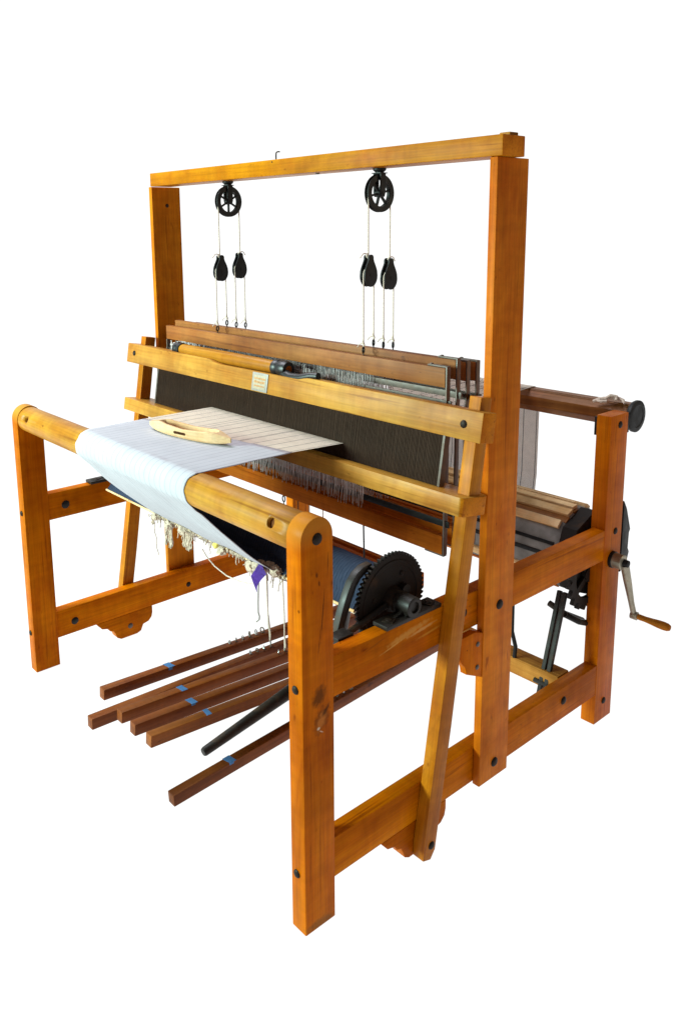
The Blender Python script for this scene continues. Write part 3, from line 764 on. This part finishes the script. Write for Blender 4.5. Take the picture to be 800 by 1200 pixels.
def pulley(x, turn):
    e = empty('pulley', loom); e.location = (x, PY, PZ)
    b = MB()
    prof = [(-0.0065, 0.0325), (-0.0065, 0.046), (-0.0045, 0.0465), (-0.002, 0.0385), (0.002, 0.0385), (0.0045, 0.0465), (0.0065, 0.046), (0.0065, 0.0325)]
    rings = [[Vector((a, r * math.cos(2 * math.pi * j / 36), r * math.sin(2 * math.pi * j / 36))) for a, r in prof] for j in range(36)]
    b.ring(rings, closed=True)
    for k in range(6):
        M = Matrix.Rotation(R(turn + 60 * k), 4, 'X'); b.box(-0.0035, 0.0035, 0.006, 0.034, -0.0025, 0.0025, 0.001, M=M)
    b.lathe([(-0.010, 0.009), (0.010, 0.009)], 'X', (0, 0), 18)
    b.build('wheel', IRON, e)
    b = MB()
    for sx in (-1, 1):
        b.prism([(-0.009, 0.048), (0.009, 0.048), (0.0085, 0.002), (0.005, -0.009), (-0.005, -0.009), (-0.0085, 0.002)], 'X', sx * 0.0115 - 0.002, sx * 0.0115 + 0.002, 0.001)
    b.box(-0.016, 0.016, -0.013, 0.013, 0.026 + 0.0215, 0.0465 + 0.003, 0.002)
    b.lathe([(0.044, 0.014), (0.0475, 0.011), (0.051, 0.011), (0.0555, 0.0165), (0.0597, 0.017)], 'Z', (0, 0), 20)
    b.tube([(-0.015, 0, 0), (0.015, 0, 0)], 0.004, 10)
    b.build('fork', IRON, e)


pulley(PX[0], 30); pulley(PX[1], 12)

# ------------------------------------------------------------------ things hung in the castle: cords, blocks, harnesses
HYs = [0.520, 0.556, 0.592, 0.628]
BLZ = [[1.299, 1.304], [1.311, 1.300]]
side_txt = ['castle post at the far end', 'castle post with the crank side']
far = ['far', 'near']


def arc_cord(x, y0, y1, zc, r, zl0, zl1, rad=0.0017):
    pts = [(x, y0, zl0)] + [(x, y0, zl0 + (zc - zl0) * t) for t in (0.3, 0.6, 0.9)]
    ym = (y0 + y1) / 2
    pts += [(x, ym - r * math.cos(R(a)), zc + r * math.sin(R(a))) for a in range(0, 181, 15)]
    pts += [(x, y1, zc + (zl1 - zc) * t) for t in (0.1, 0.4, 0.7, 1.0)]
    return pts


def block(x, y, z, label):
    e = empty('pulley_block'); e.location = (x, y, z)
    tag(e, label, 'pulley block', 'teardrop pulley blocks hung on cords')
    pts = [(0.0225 * math.cos(R(a)), -0.006 + 0.0275 * math.sin(R(a))) for a in range(165, 376, 15)]
    rt = [(0.0212, 0.006), (0.0183, 0.014), (0.0145, 0.022), (0.0108, 0.029), (0.0088, 0.035), (0.0088, 0.040), (0.0068, 0.0445), (0.003, 0.0465)]
    pts += rt + [(-a, c) for a, c in reversed(rt)]
    for sx in (-1, 1):
        b = MB(); b.prism(pts, 'X', sx * 0.0075 - 0.0022, sx * 0.0075 + 0.0022, 0.0012); b.build('cheek', IRON, e)
    b = MB(); prof = [(-0.005, 0.021), (-0.001, 0.0165), (0.001, 0.0165), (0.005, 0.021), (0.005, 0.004), (-0.005, 0.004)]
    rings = [[Vector((a, r * math.cos(2 * math.pi * j / 24), -0.004 + r * math.sin(2 * math.pi * j / 24))) for a, r in prof] for j in range(24)]
    b.ring(rings, closed=True); b.tube([(-0.0105, 0, -0.004), (0.0105, 0, -0.004)], 0.004, 8); b.tube([(-0.0095, 0, 0.038), (0.0095, 0, 0.038)], 0.0035, 8)
    b.build('sheave', IRON, e)
    return e


blk = ['front teardrop block under the {} iron wheel', 'rear teardrop block under the {} iron wheel']
for s in range(2):
    x = PX[s] - 0.005
    nm = ['far-end', 'crank-side'][s]
    za, zb = BLZ[s]
    # wheel cord
    pts = arc_cord(x + 0.005, PY - 0.0385, PY + 0.0385, PZ, 0.0385, za + 0.040, zb + 0.040)
    b = MB(); b.tube(pts, 0.0020, 7)
    for (yy, zz, sg) in ((PY - 0.0385, za + 0.040, -1), (PY + 0.0385, zb + 0.040, 1)):
        b.tube([(x + 0.005, yy + 0.003, zz - 0.004), (x + 0.002, yy - 0.003, zz + 0.004), (x + 0.005, yy, zz + 0.009)], 0.0028, 6)
        b.tube([(x + 0.005, yy, zz + 0.007), (x + 0.002, yy + sg * 0.010, zz + 0.010), (x + 0.002, yy + sg * 0.016, zz + 0.008), (x, yy + sg * 0.024, zz - 0.002)], 0.0014, 6)
    o = b.build('wheel_cord', CORD)
    tag(o, f'white cord looped over the {nm} spoked iron wheel of the castle beam', 'cord', 'white wheel cords')
    for k, (yc, zc) in enumerate(((PY - 0.036, za), (PY + 0.036, zb))):
        block(x + 0.004, yc, zc, f'{["front", "rear"][k]} black teardrop block below the {nm} spoked wheel')
        y0, y1 = HYs[2 * k], HYs[2 * k + 1]
        pts = arc_cord(x + 0.004, yc - 0.0180, yc + 0.0180, zc - 0.004, 0.0180, 1.1265 + (0, 0.006)[k], 1.1265 + (0.015, 0.002)[k])
        b = MB(); b.tube(pts, 0.0018, 7)
        for yy in (yc - 0.018, yc + 0.018):
            ez = 1.126 + (0.015 if abs(yy - HYs[1]) < .005 else 0.006 if abs(yy - HYs[2]) < .005 else 0)
            b.tube([(x + 0.004, yy, ez + .022), (x + 0.003, yy - 0.001, ez + .014), (x + 0.005, yy + 0.001, ez + .007), (x + 0.004, yy, ez)], [0.002, 0.0032, 0.0030, 0.002], 7)
            b.tube([(x + 0.004, yy, ez + .011), (x - 0.004, yy - 0.006, ez + .008), (x - 0.008, yy - 0.010, ez)], 0.0013, 6)
        o = b.build('hanging_cord', CORD)
        tag(o, f'thin white cord from {["front", "rear"][k]} teardrop block under {nm} wheel to the harness bars', 'cord', 'white harness cords')

HT, HB = 1.106, 0.656


def harness(k):
    y = HYs[k]
    e = empty('harness'); dz = (0, 0.015, 0.006, 0.002)[k]; e.location = (0.7, y, dz)
    tag(e, ['frontmost wooden harness bar frame directly behind the beater reed', 'second harness frame from the front, between frontmost and third frame',
            'third harness frame from the front, just ahead of the rearmost', 'rearmost harness frame hanging nearest to the back beam'][k], 'harness', 'harness frames hung in the castle')
    hw = 0.608
    b = MB(); b.box(-hw, hw, -0.008, 0.008, HT - 0.045, HT, 0.0015); tb = b.build('top_bar', HARN, e)
    b = MB(); b.box(-hw, hw, -0.008, 0.008, HB, HB + 0.046, 0.0015); b.build('bottom_bar', BROWN, e)
    for s in (-1, 1):
        b = MB(); x = s * hw
        b.box(min(x, x + s * 0.0045), max(x, x + s * 0.0045), -0.0065, 0.0065, HB - 0.001, HT + 0.004 if s > 0 else HT - 0.047, 0.001)
        if s > 0: b.box(min(x + s * 0.004, x - s * 0.055), max(x + s * 0.004, x - s * 0.055), -0.006, 0.006, HT + 0.0005, HT + 0.0045, 0.001)
        b.box(min(x + s * 0.004, x - s * 0.055), max(x + s * 0.004, x - s * 0.055), -0.006, 0.006, HB - 0.0045, HB - 0.0005, 0.001)
        st = b.build('side_strap', STEEL, e)
        if s > 0: bolt(st, (x - s * 0.047, 0, HT + 0.0045), (0, 0, 1), 0.0045, mat=STEEL)
    for z in (HT - 0.083, HB + 0.076):
        b = MB(); b.box(-hw - 0.014, hw + 0.014, -0.0022, 0.0022, z - 0.0075, z + 0.0075, 0.0006); b.build('heddle_bar', IRON if z < 0.9 else STEEL, e)
    for x in PX: screw_eye(tb, (x - 0.7 - 0.001, 0, HT), 0.0075, IRON, 0.5, 0.006)
    # heddles
    rnd = random.Random(40 + k); paths = []
    n = 176
    for j in range(n):
        t = j / (n - 1); x = -0.30 + 0.64 * t + rnd.uniform(-0.0012, 0.0012)
        if k == 0 and j % 9 == 0: x += rnd.uniform(-.004, .004)
        yo = -0.0045 + rnd.uniform(-0.0025, 0.001); zb = HB + 0.060 + rnd.uniform(-0.020, 0.008)
        zt = HT - 0.058 + rnd.uniform(-0.010, 0.010)
        bow = rnd.uniform(-0.004, 0.004)
        paths.append(([(x, yo, zt), (x + 0.002 * rnd.random(), yo + bow * 0.3, 0.89), (x + bow * .4, yo, HB + 0.085), (x + bow + rnd.uniform(-.003, .003), yo - rnd.uniform(0, .006), zb)], 0.0008 if k else 0.0009))
    for j in range(44 if k < 2 else 20):     # spare heddles pushed to the far end
        x = -0.585 + 0.16 * (rnd.random() ** 1.4); yo = -0.004 + rnd.uniform(-.006, .003)
        paths.append(([(x + rnd.uniform(-.02, .02), yo, HT - 0.047 - rnd.random() * .02), (x + rnd.uniform(-.010, .010), yo - .004, HT - 0.062), (x + rnd.uniform(-.012, .012), yo, HT - 0.078), (x + rnd.uniform(-.006, .006), yo, 0.9), (x, yo, HB + 0.06)], 0.0013))
    h = threads('heddles', paths, HEDDLE, e); h['kind'] = 'stuff'
    # ties down to the lamms
    if k == 0:
        b = MB(); b.tube([(PX[1] - 0.7, 0, HB - 0.002), (PX[1] - 0.7, 0.004, 0.51)], 0.0022, 6); b.build('tie_wire', IRON, e)
    b = MB(); xx = 0.005 + (0.0, 0.022, 0.030, 0.05)[k]
    b.tube([(xx + 0.006 * math.cos(2 * math.pi * q / 12), -0.002, HB - 0.012 + 0.009 * math.sin(2 * math.pi * q / 12)) for q in range(12)], 0.0019, 6, closed=True)
    b.tube([(xx, -0.002, HB - 0.02), (xx + 0.001, -0.002, 0.55), (xx, 0.0, 0.51)], 0.0016, 6); b.build('tie_hook', IRON if k < 2 else CORD, e)


for k in range(4): harness(k)

# ------------------------------------------------------------------ cloth, warp, roll
CX0, CX1 = 0.440, 1.012
RODY, RODZ = 0.243, 0.594


def fell(t): return 0.222 + 0.080 * t


def cloth_profile(t):
    r = BR + 0.0016; pts = []
    yf = fell(t)
    for k in range(14): pts.append((yf + (BY - yf) * k / 13, 0.8885 - 0.0 * k, 1))
    for a in range(96, 227, 6): pts.append((BY + r * math.cos(R(a)), BZ + r * math.sin(R(a)), 1))
    a = R(226); p0 = (BY + r * math.cos(a), BZ + r * math.sin(a))
    for k in range(1, 19):
        q = k / 18; pts.append((p0[0] + (RODY - p0[0]) * q, p0[1] + (RODZ - p0[1]) * q - 0.010 * math.sin(math.pi * q), 1))
    return pts


nx = 90; vs, fs = [], []
np_ = len(cloth_profile(0))
for i in range(nx + 1):
    t = i / nx; pr = cloth_profile(t)
    for j, (y, z, _) in enumerate(pr):
        q = j / (np_ - 1)
        pull = 0.016 * max(0.0, 1 - abs(j - 22) / 22) - 0.010 * max(0, (j - 36) / (np_ - 36))
        x0 = CX0 + pull; x1 = CX1 - pull
        x = x0 + (x1 - x0) * t
        wv = noise.noise(Vector((x * 38, y * 2.0, 1.0 + q * 3))) * 0.0011 * (1 if j > 12 else 0.35) + noise.noise(Vector((x * 9, q * 5, 4.0))) * (0.0012 if j < 36 else 0.004)
        n_ = Vector((0, 0, 1)) if j < 14 else (Vector((0, y - BY, z - BZ)).normalized() if j < 37 else Vector((0, -0.7, -0.7)))
        if 14 <= j < 37: wv = abs(wv)
        vs.append((x + 0.0015 * math.sin(j * .9) * (t in (0, 1)), y + n_.y * wv, z + n_.z * wv))
for i in range(nx):
    for j in range(np_ - 1):
        a = i * np_ + j; fs.append((a, a + 1, a + np_ + 1, a + np_))
me = bpy.data.meshes.new('woven_cloth'); me.from_pydata(vs, [], fs); me.materials.append(CLOTH)
me.polygons.foreach_set('use_smooth', [True] * len(me.polygons))
cloth_o = bpy.data.objects.new('cloth', me); COL.objects.link(cloth_o)
sm = cloth_o.modifiers.new('thick', 'SOLIDIFY'); sm.thickness = 0.0012; sm.offset = -1
cloth = empty('woven_cloth'); cloth_o.parent = cloth
tag(cloth, 'white woven cloth stretched over the round breast beam with knotted cream fringe', 'cloth')
# fringe: knots, tassels and tails along the rod
rnd = random.Random(11); paths = []
for j in range(80):
    t = rnd.random(); x = CX0 + 0.012 + (CX1 - CX0 + 0.05) * t
    dens = [0.42, 0.47, 0.53, 0.60, 0.66, 0.72, 0.86, 0.93, 0.985, 1.03]
    if rnd.random() < 0.75: x = rnd.choice(dens) + rnd.gauss(0, 0.012)
    y = RODY - 0.004 + rnd.uniform(-0.010, 0.006); z = RODZ - 0.004 + rnd.uniform(-0.004, 0.010)
    ln = rnd.choice((0.012, 0.018, 0.022, 0.03, 0.045)) * (1.3 if abs(x - 0.53) < 0.02 or abs(x - .60) < .03 else 0.8)
    pts = [(x, y, z)]; dx, dy = rnd.uniform(-.5, .5), rnd.uniform(-.6, .3)
    for k in range(1, 6):
        x += dx * ln / 5 + rnd.uniform(-.0016, .0016); y += dy * ln / 5 + rnd.uniform(-.001, .001); z -= ln / 5 * rnd.uniform(.4, 1.2); dx *= .7; dy *= .6
        pts.append((x, y, z))
    paths.append((pts, rnd.uniform(0.0010, 0.0017)))
for j in range(170):   # loops that whip the cloth edge to the rod
    x = CX0 + 0.01 + (CX1 - CX0 + 0.03) * rnd.random(); r_ = rnd.uniform(0.006, 0.010); sh = rnd.uniform(-.008, .008)
    paths.append(([(x + sh * k / 6, RODY + r_ * math.cos(R(60 * k + 30)), RODZ + r_ * math.sin(R(60 * k + 30))) for k in range(6)], 0.0011))
for x, ln in ((0.437, 0.03), (0.512, 0.07), (0.532, 0.075), (0.540, 0.07), (0.61, 0.05), (0.625, 0.055), (0.64, 0.05)):
    for q in range(9):
        xx = x + rnd.gauss(0, .004); pts = []
        for k in range(7): pts.append((xx + rnd.uniform(-.001, .001), RODY - 0.010 + rnd.uniform(-.003, .003), RODZ - ln * k / 6 * rnd.uniform(.92, 1.05)))
        paths.append((pts, 0.0016))
pts = [(0.440 + 0.004 * math.sin(k * 1.3) + 0.0015 * k, RODY - 0.008, RODZ - 0.018 - 0.0095 * k) for k in range(12)]; paths.append((pts, 0.0013))
fr = threads('fringe', paths, YARN, cloth); fr['kind'] = 'stuff'
for (x, dy, dz, r_, mt_) in ((0.452, -.008, -.004, .009, YARN), (0.53, -.010, -.008, .011, YARN), (0.60, -.008, -.004, .010, YARN), (0.765, -.006, 0.000, .008, YARNY), (0.792, -.008, -.008, .010, YARN), (0.935, -.012, -.004, .014, YARN), (0.968, -.014, .004, .015, YARN), (1.018, -.006, .008, .012, YARN), (0.995, -.004, .012, .011, YARN)):
    bm = bmesh.new(); bmesh.ops.create_icosphere(bm, subdivisions=3, radius=r_ * 1.2)
    for v in bm.verts:
        v.co *= 1 + 0.35 * noise.noise(v.co * 160 + Vector((x * 50, 0, 0))) + 0.15 * noise.noise(v.co * 420)
        v.co.x *= 1.3
    b = MB(); b.add(bm, Matrix.Translation((x, RODY + dy, RODZ + dz))); b.build('knot', mt_, cloth)

# warp: threads from the fell through reed and heddles over the back beam down to the warp beam
rnd = random.Random(5); paths = []
n = 272
for j in range(n):
    t = j / (n - 1); x0 = CX0 + 0.002 + (CX1 - CX0 - 0.004) * t
    x1 = 0.429 + 0.592 * t; x2 = 0.40 + 0.655 * t
    dark = (j % 20 == 8) or (j in (97, 185))
    pts = [(x0, fell(t) - 0.004, 0.8882), (x1, 0.457, 0.8842), (x1, 0.475, 0.884)]
    h = j % 4; zz = 0.884 + (0.010 if h in (0, 2) else -0.010)
    pts += [(x1 + (x2 - x1) * 0.08, HYs[h], zz), (x2, bby - 0.010, bbz + 0.0380)]
    pts += [(x2, bby + 0.0388 * math.cos(R(a)), bbz + 0.0388 * math.sin(R(a))) for a in (75, 50, 25, 0)]
    pts += [(x2, WY + 0.140, 0.64), (x2, WY + WR + 0.003, WZ + 0.01)]
    paths.append((pts, 0.00208 if not dark else 0.0024, 1 if dark else 0, (1, 0, 0)))
wp = strips('warp_threads', paths, 0.002, [WARPL, WARPD])
tag(wp, 'sheet of pale warp threads with thin dark stripes running from cloth to back beam', 'warp', kind='stuff')

# denim apron wound on the cloth beam, with its rod
roll = empty('denim_apron')
tag(roll, 'dark blue denim apron wound in a roll on the lower front beam', 'apron')
rings = []
for k in range(90):
    x = 0.132 + (1.288 - 0.132) * k / 89; rr_ = 0.0575 + 0.0012 * noise.noise(Vector((k * 0.9, 0, 0))) + (0.0012 if (k // 11) % 2 else 0)
    rings.append([Vector((x, CBY + (rr_ + 0.0006 * math.sin(j * 3 + k)) * math.cos(2 * math.pi * j / 48), CBZ + (rr_ + 0.0006 * math.sin(j * 3 + k)) * math.sin(2 * math.pi * j / 48))) for j in range(48)])
b = MB(); b.ring(rings); b.build('roll', DENIM, roll, smooth=50)
b = MB(); b.prism([(RODY - 0.001, RODZ + 0.004), (0.268, 0.628), (0.270, 0.640), (0.272, 0.640), (0.270, 0.626), (RODY + 0.003, RODZ + 0.003)], 'X', 0.135, 1.285, 0); b.build('flap', DENIM, roll)
b = MB(); b.tube([(0.128, RODY, RODZ), (1.29, RODY, RODZ)], 0.0034, 10); b.build('rod', SLATW, roll)
paths = []
for j in range(120):
    x = 1.09 + 0.19 * rnd.random(); a = R(rnd.uniform(215, 250))
    paths.append(([(x, CBY + 0.059 * math.cos(a), CBZ + 0.059 * math.sin(a)), (x + rnd.uniform(-.006, .006), CBY + 0.062 * math.cos(a + .1), CBZ + 0.062 * math.sin(a + .1) - .002), (x + rnd.uniform(-.008, .008), CBY + 0.06 * math.cos(a + .25), CBZ + .06 * math.sin(a + .25) - .006)], 0.0016))
fr = threads('hem_fringe', paths, YARN, roll); fr['kind'] = 'stuff'

# ------------------------------------------------------------------ small loose things
# boat shuttle resting on the cloth
sh = empty('shuttle'); sh.location = (0.712, 0.198, 0.8895); sh.rotation_euler = (0, 0, R(9))
tag(sh, 'pale wooden boat shuttle lying on the white cloth', 'shuttle')
rings = []; NS = 40
for i in range(NS + 1):
    u = -1 + 2 * i / NS; x = 0.158 * u
    k = max(0.0, 1 - abs(u) ** 2.4); w_ = 0.0015 + 0.0245 * k; zt = 0.017 + 0.012 * min(1, k * 1.4) + 0.003 * abs(u); zb = 0.009 * abs(u) ** 5
    zt = max(zt, zb + 0.004)
    op = 1.0 if abs(u) < 0.60 else max(0.0, 1 - (abs(u) - 0.60) / 0.08)
    iw = w_ * 0.70 if op > 0 else w_ * 0.35
    zi = zt - 0.022 * op
    zr = zt - 0.005 * max(0, 1 - abs(u) / 0.55) ** 0.5
    zr = max(zr, zb + 0.004) if op > 0 else zt
    zi = min(zi, zr)
    rings.append([Vector(p) for p in ((x, -w_ * .85, zb), (x, -w_, zb + 0.006 * k), (x, -w_, zr - 0.002), (x, -w_ + 0.002 * k, zr), (x, -iw, zr), (x, -iw * .9, zi), (x, iw * .9, zi), (x, iw, zr), (x, w_ - 0.002 * k, zr), (x, w_, zr - 0.002), (x, w_, zb + 0.006 * k), (x, w_ * .85, zb))])
b = MB(); b.ring(rings); b.build('body', SHUTW, sh, smooth=30)
b = MB(); b.prism([(-0.026 + 0.004 * math.cos(R(a)) if 90 <= a <= 270 else 0.012 + 0.004 * math.cos(R(a)), 0.0135 + 0.0035 * math.sin(R(a))) for a in range(0, 360, 20)], 'Y', -0.0266, -0.0235, 0)
b.build('thread_slot', HOLE, sh)
b = MB(); b.tube([(-0.085, 0, 0.014), (0.07, 0, 0.014)], 0.0022, 8); b.build('spindle', STEEL, sh)
# purple ribbon tag tied to the fringe
b = MB(); rows = []
for k in range(8):
    t = k / 7; c0 = Vector((1.002, 0.214, 0.612)).lerp(Vector((0.962, 0.212, 0.561)), t); sd = Vector((0.0138, -0.002, -0.0120)) * (1 - 0.1 * math.sin(t * 3.1))
    bend = Vector((0, -0.004 * math.sin(t * math.pi), 0))
    rows.append([c0 - sd + bend, c0 + Vector((0, -0.0015, 0)) + bend, c0 + sd * (1.0 + 0.25 * (t > .9)) + bend + Vector((0, 0, -0.006 * (t > .9)))])
bm = bmesh.new(); vv = [[bm.verts.new(p) for p in r_] for r_ in rows]
for i in range(7):
    for j in range(2): bm.faces.new((vv[i][j], vv[i][j + 1], vv[i + 1][j + 1], vv[i + 1][j]))
bmesh.ops.solidify(bm, geom=list(bm.faces), thickness=0.0012); b.add(bm)
o = b.build('ribbon_tag', PURPLE); tag(o, 'short purple ribbon tag tied to the end of the fringe rod', 'ribbon')
# loose white string swagging from the fringe
b = MB(); b.tube([(0.690, 0.240, 0.560), (0.700, 0.246, 0.540), (0.735, 0.25, 0.520), (0.790, 0.25, 0.511), (0.850, 0.25, 0.515), (0.900, 0.245, 0.527), (0.950, 0.235, 0.552), (0.975, 0.228, 0.575)], 0.0017, 7)
o = b.build('loose_string', CORD); tag(o, 'loose white string hanging in a long swag below the fringe', 'string')
# tie-up cords from lamms down to the treadle eyes
ties = [((0.507, 0.575), (0.510, 0.56), 0.127, 'leftmost grey tie cord with its frayed loose end, below the ribbon', 0.20),
        ((0.514, 0.590), (0.512, 0.600), 0.116, 'grey tie cord reaching the farthest treadle, first behind the ribbon', 0.118),
        ((0.545, 0.560), (0.549, 0.575), 0.116, 'white tie cord that ends in a wire hook at the second treadle', 0.112),
        ((0.664, 0.540), (0.664, 0.545), 0.140, 'white tie cord hanging closest to the front post', 0.132)]
for (x0, y0), (x1, y1), z1, lab, ze in ties:
    b = MB(); n = 9
    b.tube([(x0 + (x1 - x0) * k / n + 0.0015 * math.sin(k * 1.1 + x0 * 30), y0 + (y1 - y0) * k / n, 0.50 + (ze - 0.50) * k / n) for k in range(n + 1)], 0.0021, 7)
    if ze > 0.15:
        b.tube([(x1, y1, ze), (x1 + 0.006, y1, ze - 0.012), (x1 + 0.004, y1, ze - 0.024), (x1 - 0.006, y1 - 0.004, ze - 0.034)], 0.0022, 6)
    else:
        b.tube([(x1, y1, ze), (x1 + 0.003, y1, ze + 0.02), (x1 - 0.001, y1, ze + 0.06)], [0.0026, 0.0028, 0.0016], 6)
    o = b.build('tie_cord', GCORD if 'grey' in lab else CORD); tag(o, lab, 'cord', 'tie cords above the treadles')
# white twisted rag on the back beam by the rear post
b = MB(); rnd = random.Random(3)
b.tube([(1.285, 1.195, 0.9260), (1.300, 1.200, 0.9340), (1.325, 1.205, 0.9410), (1.345, 1.215, 0.9430), (1.365, 1.215, 0.9380), (1.375, 1.205, 0.9320)], [0.004, 0.005, 0.0045, 0.0055, 0.005, 0.003], 8)
b.tube([(1.32, 1.20, 0.9380), (1.335, 1.20, 0.9500), (1.348, 1.208, 0.9480), (1.352, 1.20, 0.9380)], 0.0045, 8)
b.tube([(1.30, 1.19, 0.9320), (1.315, 1.185, 0.9320), (1.33, 1.19, 0.9340)], 0.004, 8)
o = b.build('cord_knot', CORD); tag(o, 'knotted white cord lying on the dark back beam by the rear post', 'cord')
